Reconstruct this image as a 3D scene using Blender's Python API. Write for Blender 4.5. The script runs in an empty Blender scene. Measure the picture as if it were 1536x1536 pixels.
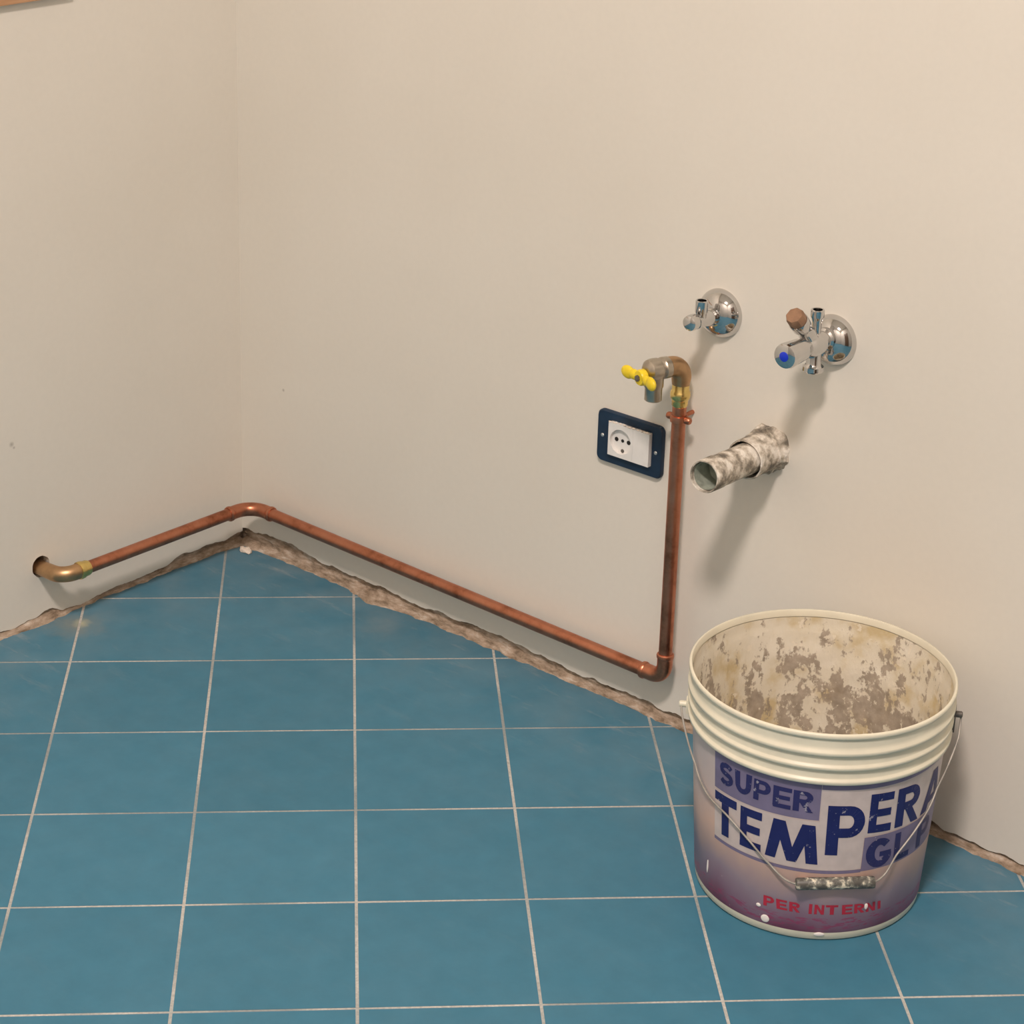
import bpy, bmesh, math, random
from math import sin, cos, pi, radians
from mathutils import Vector, Matrix, noise

SC = bpy.context.scene
COL = SC.collection
random.seed(7)

# ------------------------------------------------------------------ camera
CAM_LOC = Vector((2.34907, -2.18991, 1.48665))
cam_d = bpy.data.cameras.new('camera')
cam = bpy.data.objects.new('camera', cam_d)
COL.objects.link(cam)
cam.location = CAM_LOC
cam.rotation_euler = (radians(70.85268), radians(-1.61405), radians(40.15071))
cam_d.sensor_width = 36.0
cam_d.lens = 3303.35 / 1536 * 36.0
cam_d.shift_x = 0.0013
cam_d.shift_y = -0.18411
cam_d.clip_start = 0.05
SC.camera = cam

# ------------------------------------------------------------------ world, lamps, exposure
world = bpy.data.worlds.new('world')
SC.world = world
world.use_nodes = True
world.node_tree.nodes['Background'].inputs[0].default_value = (0.9, 0.95, 1.0, 1)
world.node_tree.nodes['Background'].inputs[1].default_value = 0.05


def area_light(name, loc, size, power, col, target):
    d = bpy.data.lights.new(name, 'AREA')
    d.shape = 'DISK'
    d.size = size
    d.energy = power
    d.color = col
    o = bpy.data.objects.new(name, d)
    COL.objects.link(o)
    o.location = loc
    o.rotation_euler = (Vector(target) - Vector(loc)).to_track_quat('-Z', 'Y').to_euler()
    return o


area_light('ceiling_lamp', (2.02, -2.20, 3.40), 0.46, 119, (1.0, 0.87, 0.80), (2.02, -2.20, 0))

SC.view_settings.view_transform = 'Standard'
SC.view_settings.look = 'None'
SC.view_settings.gamma = 1.0
SC.view_settings.use_curve_mapping = False
SC.view_settings.exposure = 0.0
SC.cycles.max_bounces = 10
SC.cycles.diffuse_bounces = 6

# ------------------------------------------------------------------ scene frame
# corner of the room at the origin; right wall = plane y 0, left wall slightly out of square
AL = radians(-91.86317)
DL = Vector((cos(AL), sin(AL), 0))          # along the left wall, away from the corner
NL = Vector((-DL.y, DL.x, 0))               # left wall normal, into the room
if NL.x < 0:
    NL = -NL


def LW(s, off, z):
    return DL * s + NL * off + Vector((0, 0, z))


TH = radians(44.21744)                       # tile grid turned against the walls
GC = Vector((0.22509987, 1.1939007, 0))


def grid_to_world(gx, gy):
    x, y = gx - GC.x, gy - GC.y
    return Vector((x * cos(TH) - y * sin(TH), x * sin(TH) + y * cos(TH), 0))


def fbm(x, y, z=0.0, oct=3):
    v, a, f = 0.0, 1.0, 1.0
    for _ in range(oct):
        v += a * noise.noise(Vector((x * f, y * f, z * f)))
        a *= 0.5
        f *= 2.03
    return v


# ------------------------------------------------------------------ materials
class NT:
    def __init__(s, name):
        s.m = bpy.data.materials.new(name)
        s.m.use_nodes = True
        s.t = s.m.node_tree
        s.b = s.t.nodes['Principled BSDF']

    def n(s, typ, **kw):
        nd = s.t.nodes.new(typ)
        for k, v in kw.items():
            if k.startswith('i_'):
                key = k[2:]
                key = int(key) if key.isdigit() else key.replace('_', ' ')
                nd.inputs[key].default_value = v
            else:
                setattr(nd, k, v)
        return nd

    def l(s, a, b):
        s.t.links.new(a, b)

    def set(s, **kw):
        for k, v in kw.items():
            s.b.inputs[k.replace('_', ' ')].default_value = v
        return s

    def coords(s, kind='Object'):
        return s.n('ShaderNodeTexCoord').outputs[kind]

    def mapped(s, scale, kind='Object', loc=(0, 0, 0)):
        mp = s.n('ShaderNodeMapping')
        mp.inputs['Scale'].default_value = scale
        mp.inputs['Location'].default_value = loc
        s.l(s.coords(kind), mp.inputs['Vector'])
        return mp.outputs[0]

    def noise(s, vec, scale, detail=4, rough=0.55):
        nd = s.n('ShaderNodeTexNoise')
        nd.inputs['Scale'].default_value = scale
        nd.inputs['Detail'].default_value = detail
        nd.inputs['Roughness'].default_value = rough
        s.l(vec, nd.inputs['Vector'])
        return nd.outputs['Fac']

    def ramp(s, fac, stops, mode='LINEAR'):
        nd = s.n('ShaderNodeValToRGB')
        cr = nd.color_ramp
        cr.interpolation = mode
        while len(cr.elements) < len(stops):
            cr.elements.new(0.5)
        for e, (p, c) in zip(cr.elements, stops):
            e.position = p
            e.color = (c, c, c, 1) if not isinstance(c, tuple) else (*c, 1)
        s.l(fac, nd.inputs[0])
        return nd.outputs[0]

    def mix(s, fac, a, b, mode='MIX'):
        nd = s.n('ShaderNodeMix', data_type='RGBA', blend_type=mode)
        for sock, v in ((nd.inputs[0], fac), (nd.inputs[6], a), (nd.inputs[7], b)):
            if isinstance(v, (tuple, float, int)):
                sock.default_value = (*v, 1) if isinstance(v, tuple) else v
            else:
                s.l(v, sock)
        return nd.outputs[2]

    def math(s, op, a, b=None, clamp=False):
        nd = s.n('ShaderNodeMath', operation=op, use_clamp=clamp)
        for i, v in enumerate((a, b)):
            if v is None:
                continue
            if isinstance(v, (float, int)):
                nd.inputs[i].default_value = v
            else:
                s.l(v, nd.inputs[i])
        return nd.outputs[0]

    def color(s, out):
        s.l(out, s.b.inputs['Base Color'])
        return s

    def rough(s, out):
        s.l(out, s.b.inputs['Roughness'])
        return s

    def bump(s, h, strength=0.3, dist=0.002):
        nd = s.n('ShaderNodeBump')
        nd.inputs['Strength'].default_value = strength
        nd.inputs['Distance'].default_value = dist
        s.l(h, nd.inputs['Height'])
        s.l(nd.outputs[0], s.b.inputs['Normal'])
        return s


def mat_plaster():
    t = NT('painted_plaster')
    v = t.coords()
    big = t.ramp(t.noise(v, 2.2, 3), [(0.3, (0.735, 0.690, 0.610)), (0.7, (0.775, 0.732, 0.655))])
    fine = t.ramp(t.noise(v, 110, 3), [(0.35, 0.985), (0.65, 1.0)])
    c = t.mix(1.0, big, fine, 'MULTIPLY')
    for (px, py, pz, r) in ((0.094, 0.0, 0.284, 0.0032), (-0.0138, -0.4262, 0.290, 0.0050), (-0.0142, -0.4225, 0.284, 0.0028)):
        d = t.n('ShaderNodeVectorMath', operation='DISTANCE')
        t.l(v, d.inputs[0])
        d.inputs[1].default_value = (px, py, pz)
        c = t.mix(t.math('MULTIPLY', t.math('SUBTRACT', 1.0, t.math('DIVIDE', d.outputs['Value'], r), True), 0.75), c, (0.33, 0.29, 0.25))
    t.color(c).set(Roughness=0.75)
    t.b.inputs['Specular IOR Level'].default_value = 0.25
    t.bump(t.noise(v, 190, 4), 0.12, 0.0006)
    return t.m


def mat_rubble():
    t = NT('old_mortar')
    v = t.coords()
    mp = t.n('ShaderNodeMapping')
    mp.inputs['Scale'].default_value = (0.55, 0.55, 2.2)
    t.l(v, mp.inputs['Vector'])
    a = t.ramp(t.noise(mp.outputs[0], 62, 6, 0.7), [(0.30, (0.13, 0.09, 0.06)), (0.42, (0.29, 0.215, 0.15)), (0.56, (0.46, 0.355, 0.27)), (0.72, (0.66, 0.59, 0.51))])
    t.color(a).set(Roughness=0.95)
    t.bump(t.noise(v, 220, 5, 0.7), 0.7, 0.002)
    return t.m


def mat_tile():
    t = NT('blue_glazed_tile')
    v = t.coords()
    info = t.n('ShaderNodeObjectInfo')
    base = t.ramp(info.outputs['Random'], [(0.0, (0.043, 0.170, 0.258)), (1.0, (0.050, 0.188, 0.284))])
    mott = t.ramp(t.noise(v, 26, 4, 0.6), [(0.3, 0.92), (0.7, 1.05)])
    c = t.mix(1.0, base, mott, 'MULTIPLY')
    geo = t.n('ShaderNodeNewGeometry').outputs['Position']
    # dust film, thicker towards the walls where the plasterers worked
    sep = t.n('ShaderNodeSeparateXYZ')
    t.l(geo, sep.inputs[0])
    dist = t.math('MINIMUM', sep.outputs[0], t.math('MULTIPLY', sep.outputs[1], -1.0))
    near = t.math('SUBTRACT', 1.0, t.math('DIVIDE', dist, 0.35), True)
    near = t.math('MULTIPLY', near, near)
    streak = t.n('ShaderNodeMapping')
    streak.inputs['Rotation'].default_value = (0, 0, 0.6)
    streak.inputs['Scale'].default_value = (9, 34, 9)
    t.l(geo, streak.inputs['Vector'])
    sm = t.ramp(t.noise(streak.outputs[0], 1.0, 6, 0.7), [(0.57, 0.0), (0.72, 0.75)])
    film = t.ramp(t.noise(geo, 12, 4), [(0.35, 0.03), (0.8, 0.22)])
    f = t.math('ADD', t.math('MULTIPLY', sm, t.math('ADD', t.math('MULTIPLY', near, 0.34), 0.025)), t.math('MULTIPLY', film, t.math('ADD', t.math('MULTIPLY', near, 0.9), 0.10)), True)
    c = t.mix(f, c, (0.50, 0.48, 0.44))
    # brown plaster stain by the left wall
    for (px, py, r, col, s) in ((0.030, -0.365, 0.050, (0.30, 0.27, 0.20), 0.5), (0.033, -0.352, 0.016, (0.58, 0.53, 0.33), 0.7), (0.36, -0.055, 0.055, (0.36, 0.32, 0.27), 0.15)):
        d = t.n('ShaderNodeVectorMath', operation='DISTANCE')
        t.l(geo, d.inputs[0])
        d.inputs[1].default_value = (px, py, 0)
        w = t.math('ADD', d.outputs['Value'], t.math('MULTIPLY', t.math('SUBTRACT', t.noise(geo, 45, 3), 0.5), r * 1.1))
        m = t.math('MULTIPLY', t.math('SUBTRACT', 1.0, t.math('DIVIDE', w, r), True), s)
        c = t.mix(m, c, col)
    t.color(c)
    t.rough(t.ramp(t.noise(geo, 20, 4), [(0.3, 0.42), (0.7, 0.56)]))
    t.b.inputs['Specular IOR Level'].default_value = 0.35
    t.bump(t.noise(v, 60, 3), 0.05, 0.001)
    return t.m


def mat_grout():
    t = NT('pale_grout')
    v = t.coords()
    c = t.ramp(t.noise(v, 300, 4), [(0.3, (0.38, 0.37, 0.345)), (0.7, (0.57, 0.555, 0.52))])
    dirt = t.ramp(t.noise(v, 4.2, 3, 0.6), [(0.46, 0.0), (0.62, 0.62)])
    c = t.mix(dirt, c, (0.15, 0.20, 0.22))
    t.color(c).set(Roughness=0.9)
    return t.m


def mat_simple(name, col, rough=0.5, metal=0.0, var=0.12, scale=60, bump=0.0, spec=0.5):
    t = NT(name)
    v = t.coords()
    lo = tuple(x * (1 - var) for x in col)
    hi = tuple(min(1, x * (1 + var)) for x in col)
    t.color(t.ramp(t.noise(v, scale, 4), [(0.3, lo), (0.7, hi)]))
    t.set(Roughness=rough, Metallic=metal)
    t.b.inputs['Specular IOR Level'].default_value = spec
    if bump:
        t.bump(t.noise(v, scale * 3, 3), bump, 0.001)
    return t.m


def mat_copper():
    t = NT('copper')
    v = t.coords()
    c = t.ramp(t.noise(v, 28, 5, 0.65), [(0.28, (0.27, 0.095, 0.050)), (0.48, (0.52, 0.205, 0.120)), (0.75, (0.62, 0.28, 0.18))])
    t.color(c).set(Metallic=1.0)
    t.rough(t.ramp(t.noise(v, 50, 4), [(0.3, 0.28), (0.7, 0.46)]))
    return t.m


def mat_splatter():
    t = NT('plaster_splashed_plastic')
    v = t.coords()
    f = t.noise(v, 48, 5, 0.62)
    c = t.ramp(f, [(0.36, (0.13, 0.115, 0.095)), (0.46, (0.29, 0.255, 0.205)), (0.54, (0.54, 0.48, 0.40)), (0.64, (0.80, 0.75, 0.67))])
    t.color(c).set(Roughness=0.8)
    t.bump(t.noise(v, 130, 4), 0.8, 0.003)
    return t.m


def mat_bucket_inside():
    t = NT('bucket_residue')
    co = t.coords()
    mp = t.n('ShaderNodeMapping')
    mp.inputs['Scale'].default_value = (1, 1, 0.55)
    t.l(co, mp.inputs['Vector'])
    f = t.noise(mp.outputs[0], 46, 7, 0.66)
    sep = t.n('ShaderNodeSeparateXYZ')
    t.l(co, sep.inputs[0])
    up = t.ramp(sep.outputs[2], [(0.10, 0.035), (0.20, 0.0), (0.262, -0.13)])
    up = t.n('ShaderNodeMapRange')
    t.l(sep.outputs[2], up.inputs[0])
    up.inputs[1].default_value = 0.11
    up.inputs[2].default_value = 0.262
    up.inputs[3].default_value = 0.05
    up.inputs[4].default_value = -0.075
    f2 = t.math('ADD', f, up.outputs[0])
    fs = t.noise(co, 120, 4, 0.6)
    f2 = t.math('ADD', f2, t.math('MULTIPLY', t.math('SUBTRACT', fs, 0.5), 0.35))
    blot = t.ramp(f2, [(0.485, 0.0), (0.53, 0.9)])
    clean = t.ramp(t.noise(co, 22, 4), [(0.35, (0.76, 0.71, 0.60)), (0.52, (0.72, 0.66, 0.53)), (0.66, (0.60, 0.49, 0.29))])
    mud = t.ramp(t.noise(co, 80, 4), [(0.3, (0.26, 0.215, 0.165)), (0.7, (0.44, 0.37, 0.30))])
    c = t.mix(blot, clean, mud)
    white = t.ramp(t.noise(co, 58, 5, 0.6), [(0.60, 0.0), (0.64, 0.8)])
    c = t.mix(white, c, (0.80, 0.73, 0.60))
    t.color(c).set(Roughness=0.7)
    t.bump(f, 0.6, 0.003)
    return t.m


def mat_label():
    t = NT('printed_label')
    co = t.coords()
    sep = t.n('ShaderNodeSeparateXYZ')
    t.l(co, sep.inputs[0])
    ang = t.math('ARCTAN2', sep.outputs[1], sep.outputs[0])          # radians
    wob = t.math('MULTIPLY', t.math('SUBTRACT', t.noise(t.mapped((1, 1, 0.7)), 14, 3), 0.5), 0.30)
    zn = t.math('ADD', t.math('DIVIDE', sep.outputs[2], 0.215), wob)
    c = t.ramp(zn, [(0.03, (0.24, 0.075, 0.135)), (0.13, (0.32, 0.185, 0.265)), (0.26, (0.37, 0.285, 0.345)), (0.38, (0.53, 0.375, 0.335)),
                    (0.52, (0.67, 0.465, 0.38)), (0.70, (0.59, 0.475, 0.45)), (0.95, (0.56, 0.50, 0.50))])
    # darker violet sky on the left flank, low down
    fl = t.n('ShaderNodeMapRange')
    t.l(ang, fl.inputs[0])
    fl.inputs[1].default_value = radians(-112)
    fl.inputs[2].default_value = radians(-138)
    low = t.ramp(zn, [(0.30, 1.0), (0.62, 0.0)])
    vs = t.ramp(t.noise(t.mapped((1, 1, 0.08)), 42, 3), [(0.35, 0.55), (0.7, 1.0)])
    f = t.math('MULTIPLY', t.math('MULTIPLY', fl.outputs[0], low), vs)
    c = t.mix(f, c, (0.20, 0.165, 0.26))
    # smudged lines of small magenta print near the foot
    mp = t.mapped((70, 70, 330))
    band = t.ramp(t.noise(mp, 1.0, 3, 0.7), [(0.50, 0.0), (0.58, 1.0)])
    zb = t.ramp(t.math('DIVIDE', sep.outputs[2], 0.05), [(0.28, 0.0), (0.34, 0.8), (0.60, 0.8), (0.64, 0.0)])
    c = t.mix(t.math('MULTIPLY', band, zb), c, (0.42, 0.07, 0.17))
    # worn white flecks
    fleck = t.ramp(t.noise(co, 95, 5, 0.6), [(0.70, 0.0), (0.73, 0.6)])
    c = t.mix(fleck, c, (0.74, 0.68, 0.64))
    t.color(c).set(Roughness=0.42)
    t.b.inputs['Specular IOR Level'].default_value = 0.3
    return t.m


def mat_print(name, col, wear=0.70):
    t = NT(name)
    co = t.coords()
    c = t.ramp(t.noise(co, 40, 3), [(0.3, tuple(x * 0.88 for x in col)), (0.7, tuple(min(1, x * 1.08) for x in col))])
    fleck = t.ramp(t.noise(co, 110, 5, 0.65), [(wear, 0.0), (wear + 0.04, 0.5)])
    c = t.mix(fleck, c, (0.66, 0.62, 0.66))
    t.color(c).set(Roughness=0.42)
    t.b.inputs['Specular IOR Level'].default_value = 0.3
    return t.m


def mat_grip():
    t = NT('scuffed_grip')
    f = t.noise(t.coords(), 95, 5, 0.6)
    c = t.ramp(f, [(0.44, (0.085, 0.08, 0.07)), (0.53, (0.20, 0.20, 0.17)), (0.60, (0.72, 0.66, 0.52))])
    t.color(c).set(Roughness=0.45)
    return t.m


def mat_wood():
    t = NT('orange_brown_wood')
    f = t.noise(t.mapped((3, 3, 60)), 3, 5)
    t.color(t.ramp(f, [(0.3, (0.42, 0.22, 0.11)), (0.7, (0.56, 0.32, 0.17))])).set(Roughness=0.5)
    return t.m


M = {
    'wall': mat_plaster(), 'rubble': mat_rubble(), 'tile': mat_tile(), 'grout': mat_grout(), 'copper': mat_copper(),
    'brass': mat_simple('polished_brass', (0.80, 0.60, 0.22), 0.24, 1.0, 0.1),
    'bronze': mat_simple('dull_bronze', (0.52, 0.33, 0.18), 0.40, 1.0, 0.15),
    'nickel': mat_simple('nickel_plated_brass', (0.52, 0.46, 0.38), 0.33, 1.0, 0.1),
    'chrome': mat_simple('chrome', (0.62, 0.61, 0.60), 0.07, 1.0, 0.03),
    'yellow': mat_simple('yellow_plastic', (0.83, 0.62, 0.02), 0.35, 0, 0.06),
    'navy': mat_simple('navy_plastic', (0.006, 0.024, 0.056), 0.5, 0, 0.2, 40),
    'white': mat_simple('white_plastic', (0.80, 0.78, 0.75), 0.4, 0, 0.05),
    'black': mat_simple('hole_shade_black', (0.012, 0.011, 0.010), 0.8, 0, 0.2),  # near-black colour standing in for the shade inside openings
    'screw': mat_simple('zinc_screw', (0.62, 0.62, 0.60), 0.35, 0.8, 0.1, 300),
    'cork': mat_simple('brown_plug', (0.27, 0.15, 0.085), 0.7, 0, 0.2, 90),
    'blue': mat_simple('blue_mark', (0.008, 0.035, 0.55), 0.35, 0, 0.05),
    'splat': mat_splatter(),
    'sealgreen': mat_simple('green_grey_plastic', (0.33, 0.36, 0.30), 0.6, 0, 0.35, 70),
    'cream': mat_simple('cream_plastic', (0.74, 0.70, 0.56), 0.38, 0, 0.06, 25),
    'inside': mat_bucket_inside(), 'label': mat_label(),
    'print_white': mat_print('print_lilac_white', (0.62, 0.535, 0.515)),
    'print_violet': mat_print('print_violet', (0.20, 0.175, 0.285)),
    'print_navy': mat_print('print_navy', (0.017, 0.023, 0.125), 0.64),
    'print_slate': mat_print('print_slate_blue', (0.030, 0.031, 0.125), 0.62),
    'print_red': mat_print('print_red', (0.44, 0.030, 0.060), 0.68),
    'steel': mat_simple('handle_wire_steel', (0.40, 0.37, 0.33), 0.55, 0.5, 0.25),
    'dark_metal_and_shade': mat_simple('dark_metal_and_ear_shade', (0.14, 0.125, 0.11), 0.55, 0.4, 0.2),  # also the painted shade of the bucket's right ear
    'grip': mat_grip(), 'wood': mat_wood(),
    'chip': mat_simple('plaster_chip', (0.78, 0.68, 0.58), 0.9, 0, 0.15, 200, 0.5),
    'drop': mat_simple('dried_white_paint', (0.82, 0.78, 0.74), 0.6, 0, 0.05),
    'ceiling': mat_simple('ceiling_paint', (0.74, 0.71, 0.66), 0.9, 0, 0.03, 6),
    'far_wall': mat_simple('far_wall_paint', (0.50, 0.47, 0.43), 0.9, 0, 0.05, 4),
}

# ------------------------------------------------------------------ mesh helpers


def make(name, verts, faces, mat, parent=None, smooth=True, origin=None, autosmooth=None):
    o0 = Vector(origin) if origin is not None else (parent_world(parent) if parent else Vector((0, 0, 0)))
    me = bpy.data.meshes.new(name)
    me.from_pydata([tuple(Vector(v) - o0) for v in verts], [], faces)
    bm = bmesh.new()
    bm.from_mesh(me)
    bmesh.ops.recalc_face_normals(bm, faces=bm.faces)
    bm.to_mesh(me)
    bm.free()
    me.materials.append(mat)
    if smooth:
        me.polygons.foreach_set('use_smooth', [True] * len(me.polygons))
        if autosmooth:
            me.set_sharp_from_angle(angle=radians(autosmooth))
    ob = bpy.data.objects.new(name, me)
    COL.objects.link(ob)
    if parent:
        ob.parent = parent
        ob.location = o0 - parent_world(parent)
    else:
        ob.location = o0
    return ob


def parent_world(p):
    v = Vector((0, 0, 0))
    while p:
        v += p.location
        p = p.parent
    return v


def thing(name, loc, label, cat):
    o = bpy.data.objects.new(name, None)
    o.empty_display_size = 0.05
    COL.objects.link(o)
    o.location = loc
    o['label'] = label
    o['category'] = cat
    return o


def struct(o):
    o['kind'] = 'structure'
    return o


class MB:
    def __init__(s):
        s.v, s.f = [], []

    def add(s, v, f):
        b = len(s.v)
        s.v += [Vector(x) for x in v]
        s.f += [tuple(i + b for i in q) for q in f]
        return s

    def lathe(s, prof, org, axis, seg=40, cap=(True, True), wob=None):
        """prof: list of (radius, distance along the axis)"""
        a = Vector(axis).normalized()
        u = a.orthogonal().normalized()
        w = a.cross(u)
        org = Vector(org)
        v, f = [], []
        for (r, t) in prof:
            for k in range(seg):
                th = 2 * pi * k / seg
                rr = r * (wob(th, t) if wob else 1.0)
                v.append(org + a * t + (u * cos(th) + w * sin(th)) * rr)
        for i in range(len(prof) - 1):
            for k in range(seg):
                k2 = (k + 1) % seg
                f.append((i * seg + k, i * seg + k2, (i + 1) * seg + k2, (i + 1) * seg + k))
        if cap[0]:
            f.append(tuple(reversed(range(seg))))
        if cap[1]:
            f.append(tuple(range((len(prof) - 1) * seg, len(prof) * seg)))
        return s.add(v, f)

    def tube(s, path, rad, seg=24, cap=True):
        """path: points; rad: number or list"""
        P = [Vector(p) for p in path]
        n = len(P)
        R = rad if isinstance(rad, (list, tuple)) else [rad] * n
        T = []
        for i in range(n):
            d = (P[min(i + 1, n - 1)] - P[max(i - 1, 0)])
            T.append(d.normalized())
        u = T[0].orthogonal().normalized()
        v, f = [], []
        for i in range(n):
            u = (u - T[i] * u.dot(T[i])).normalized()
            w = T[i].cross(u)
            for k in range(seg):
                th = 2 * pi * k / seg
                v.append(P[i] + (u * cos(th) + w * sin(th)) * R[i])
        for i in range(n - 1):
            for k in range(seg):
                k2 = (k + 1) % seg
                f.append((i * seg + k, i * seg + k2, (i + 1) * seg + k2, (i + 1) * seg + k))
        if cap:
            f.append(tuple(reversed(range(seg))))
            f.append(tuple(range((n - 1) * seg, n * seg)))
        return s.add(v, f)

    def box(s, lo, hi):
        (a, b, c), (d, e, g) = lo, hi
        return s.add([(a, b, c), (d, b, c), (d, e, c), (a, e, c), (a, b, g), (d, b, g), (d, e, g), (a, e, g)],
                     [(0, 3, 2, 1), (4, 5, 6, 7), (0, 1, 5, 4), (1, 2, 6, 5), (2, 3, 7, 6), (3, 0, 4, 7)])

    def prism(s, pts, fn, t0, t1):
        """extrude a closed 2-D outline; fn(a, b, t) -> world point"""
        n = len(pts)
        v = [fn(a, b, t0) for a, b in pts] + [fn(a, b, t1) for a, b in pts]
        f = [tuple(range(n)), tuple(reversed(range(n, 2 * n)))]
        f += [(i, i + n, (i + 1) % n + n, (i + 1) % n) for i in range(n)]
        return s.add(v, f)

    def out(s, name, mat, parent=None, smooth=True, sharp=35, origin=None):
        return make(name, s.v, s.f, mat, parent, smooth, origin, sharp)


def bend(p0, p1, p2, r, n=10):
    """points of a path p0 -> p1 -> p2 with the corner rounded at radius r"""
    p0, p1, p2 = Vector(p0), Vector(p1), Vector(p2)
    a, b = (p0 - p1).normalized(), (p2 - p1).normalized()
    ang = a.angle(b)
    d = r / math.tan(ang / 2)
    c = p1 + (a + b).normalized() * (r / sin(ang / 2))
    s, e = p1 + a * d - c, p1 + b * d - c
    tot = s.angle(e)
    ax = s.cross(e).normalized()
    return [c + Matrix.Rotation(tot * i / n, 3, ax) @ s for i in range(n + 1)]


# ------------------------------------------------------------------ room shell
RX, RY, RZ = 3.0, 3.2, 3.48


def interp(tab, x):
    if x <= tab[0][0]:
        return tab[0][1]
    for (a, b), (c, d) in zip(tab, tab[1:]):
        if x <= c:
            return b + (d - b) * (x - a) / (c - a)
    return tab[-1][1]


def wall_slab(name, fn, length, edge, holes=()):
    """plaster skin 14 mm thick with a broken lower edge; fn(s, off, z) -> world"""
    cu = bpy.data.curves.new('outline', 'CURVE')
    cu.dimensions = '2D'
    cu.fill_mode = 'BOTH'
    cu.extrude = 0.007
    pts = []
    n = int(length / 0.003)
    for i in range(n + 1):
        s = length * i / n
        z = edge(s)
        pts.append((s, z))
    pts += [(length, RZ), (0.0, RZ)]
    for loop in [pts] + list(holes):
        sp = cu.splines.new('POLY')
        sp.points.add(len(loop) - 1)
        for p, q in zip(sp.points, loop):
            p.co = (q[0], q[1], 0, 1)
        sp.use_cyclic_u = True
    tmp = bpy.data.objects.new('outline', cu)
    COL.objects.link(tmp)
    dg = bpy.context.evaluated_depsgraph_get()
    me0 = bpy.data.meshes.new_from_object(tmp.evaluated_get(dg))
    v = [fn(q.co.x, -0.007 + q.co.z, q.co.y) for q in me0.vertices]
    f = [tuple(p.vertices) for p in me0.polygons]
    bpy.data.objects.remove(tmp)
    bpy.data.curves.remove(cu)
    o = make(name, v, f, M['wall'], None, smooth=False)
    return struct(o)


EDGE_R = [(0, .024), (.024, .028), (.07, .033), (.11, .033), (.14, .026), (.20, .024), (.243, .021), (.30, .023), (.393, .020), (.46, .024), (.523, .023),
          (.60, .020), (.671, .018), (.788, .016), (.855, .016), (1.0, .018), (1.245, .017), (1.30, .012), (1.37, .009), (1.6, .012), (3.0, .012)]
EDGE_L = [(0, .022), (.039, .016), (.088, .019), (.124, .021), (.15, .012), (.176, .010), (.24, .008), (.288, .007), (.33, .004), (.352, .006), (.37, .015),
          (.398, .013), (.420, .007), (.432, .006), (.47, .009), (.6, .012), (3.2, .012)]


def edge_right(s):
    return interp(EDGE_R, s) + 0.0048 * fbm(s * 30, 1.7, 0, 6)


def edge_left(s):
    return interp(EDGE_L, s) + 0.0036 * fbm(s * 34, 8.1, 0, 6)


def right_fn(s, off, z):
    return Vector((s, -off, z))


wall_right = wall_slab('wall_right', right_fn, RX, edge_right)
HOLE_S, HOLE_Z, HOLE_R = 0.386, 0.0875, 0.0165
hole = []
for k in range(36):
    th = -2 * pi * k / 36
    rr = HOLE_R * (1 + 0.07 * fbm(cos(th) * 1.5, sin(th) * 1.5, 3.3, 3))
    hole.append((HOLE_S + rr * cos(th) * 0.95, HOLE_Z + rr * sin(th)))
wall_left = wall_slab('wall_left', LW, RY, edge_left, [hole])
mb = MB()                                       # dark bore behind the hole
a0 = [LW(s, -0.013, z) for s, z in hole]
a1 = [LW(s, -0.075, z) for s, z in hole]
n = len(hole)
mb.add(a0 + a1, [(i, (i + 1) % n, (i + 1) % n + n, i + n) for i in range(n)] + [tuple(range(n, 2 * n))])
mb.out('wall_hole', M['rubble'], wall_left)


def mortar_strip(fn, length, seed, parent, lip, seglen=0.0025):
    """rough bed of old mortar where the skirting has been knocked off"""
    prof = [(-0.0125, 0.060), (-0.0125, 0.040), (-0.0110, 0.030), (-0.0085, 0.0245), (-0.0070, 0.0210), (-0.0062, 0.0180), (-0.0056, 0.0150), (-0.0048, 0.0120),
            (-0.0040, 0.0095), (-0.0028, 0.0070), (-0.0010, 0.0048), (0.0008, 0.0028), (0.0025, 0.0012), (0.0042, -0.0012)]
    amp = [0, 0.001, 0.002, 0.0032, 0.0036, 0.0036, 0.0034, 0.0032, 0.0030, 0.0030, 0.0030, 0.0032, 0.0036, 0.0042]
    ns = int(length / seglen)
    v, f = [], []
    m = len(prof)
    for i in range(ns + 1):
        s = length * i / ns
        for j, ((o, z), a) in enumerate(zip(prof, amp)):
            nn = fbm(s * 48 + seed, z * 190, seed, 5)
            cav = min(0.0, fbm(s * 20 + seed * 3, z * 95, 5.5, 4) + 0.10) if 2 < j < 9 else 0
            L = lip(s) * max(0, (j - 6) / 7.0)
            v.append(fn(s, o + a * nn + 0.016 * cav + L, max(z + 0.0012 * fbm(s * 60, j * 1.3, seed, 2), -0.0012 if j < m - 1 else z)))
    for i in range(ns):
        for j in range(m - 1):
            f.append((i * m + j, i * m + j + 1, (i + 1) * m + j + 1, (i + 1) * m + j))
    o = make('mortar_bed', v, f, M['rubble'], parent, smooth=True)
    return o


def bump_at(s, c, w, h):
    return h * math.exp(-((s - c) / w) ** 2)


mortar_strip(right_fn, RX, 2.0, wall_right, lambda s: bump_at(s, .285, .035, .014) + bump_at(s, .33, .04, .005) + bump_at(s, .0, .05, .006) + bump_at(s, .83, .05, .003) + bump_at(s, 1.4, .06, .006) - 0.001)
mortar_strip(LW, RY, 9.0, wall_left, lambda s: bump_at(s, .385, .05, .007) + bump_at(s, .0, .04, .006) + bump_at(s, .45, .06, .004) - 0.003)

mb = MB().box((-0.4, 0.012, -0.05), (RX, 0.16, RZ))
mb.out('masonry', M['rubble'], wall_right, smooth=False)
mb = MB().box((0, 0, 0), (1, 1, 1))
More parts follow.
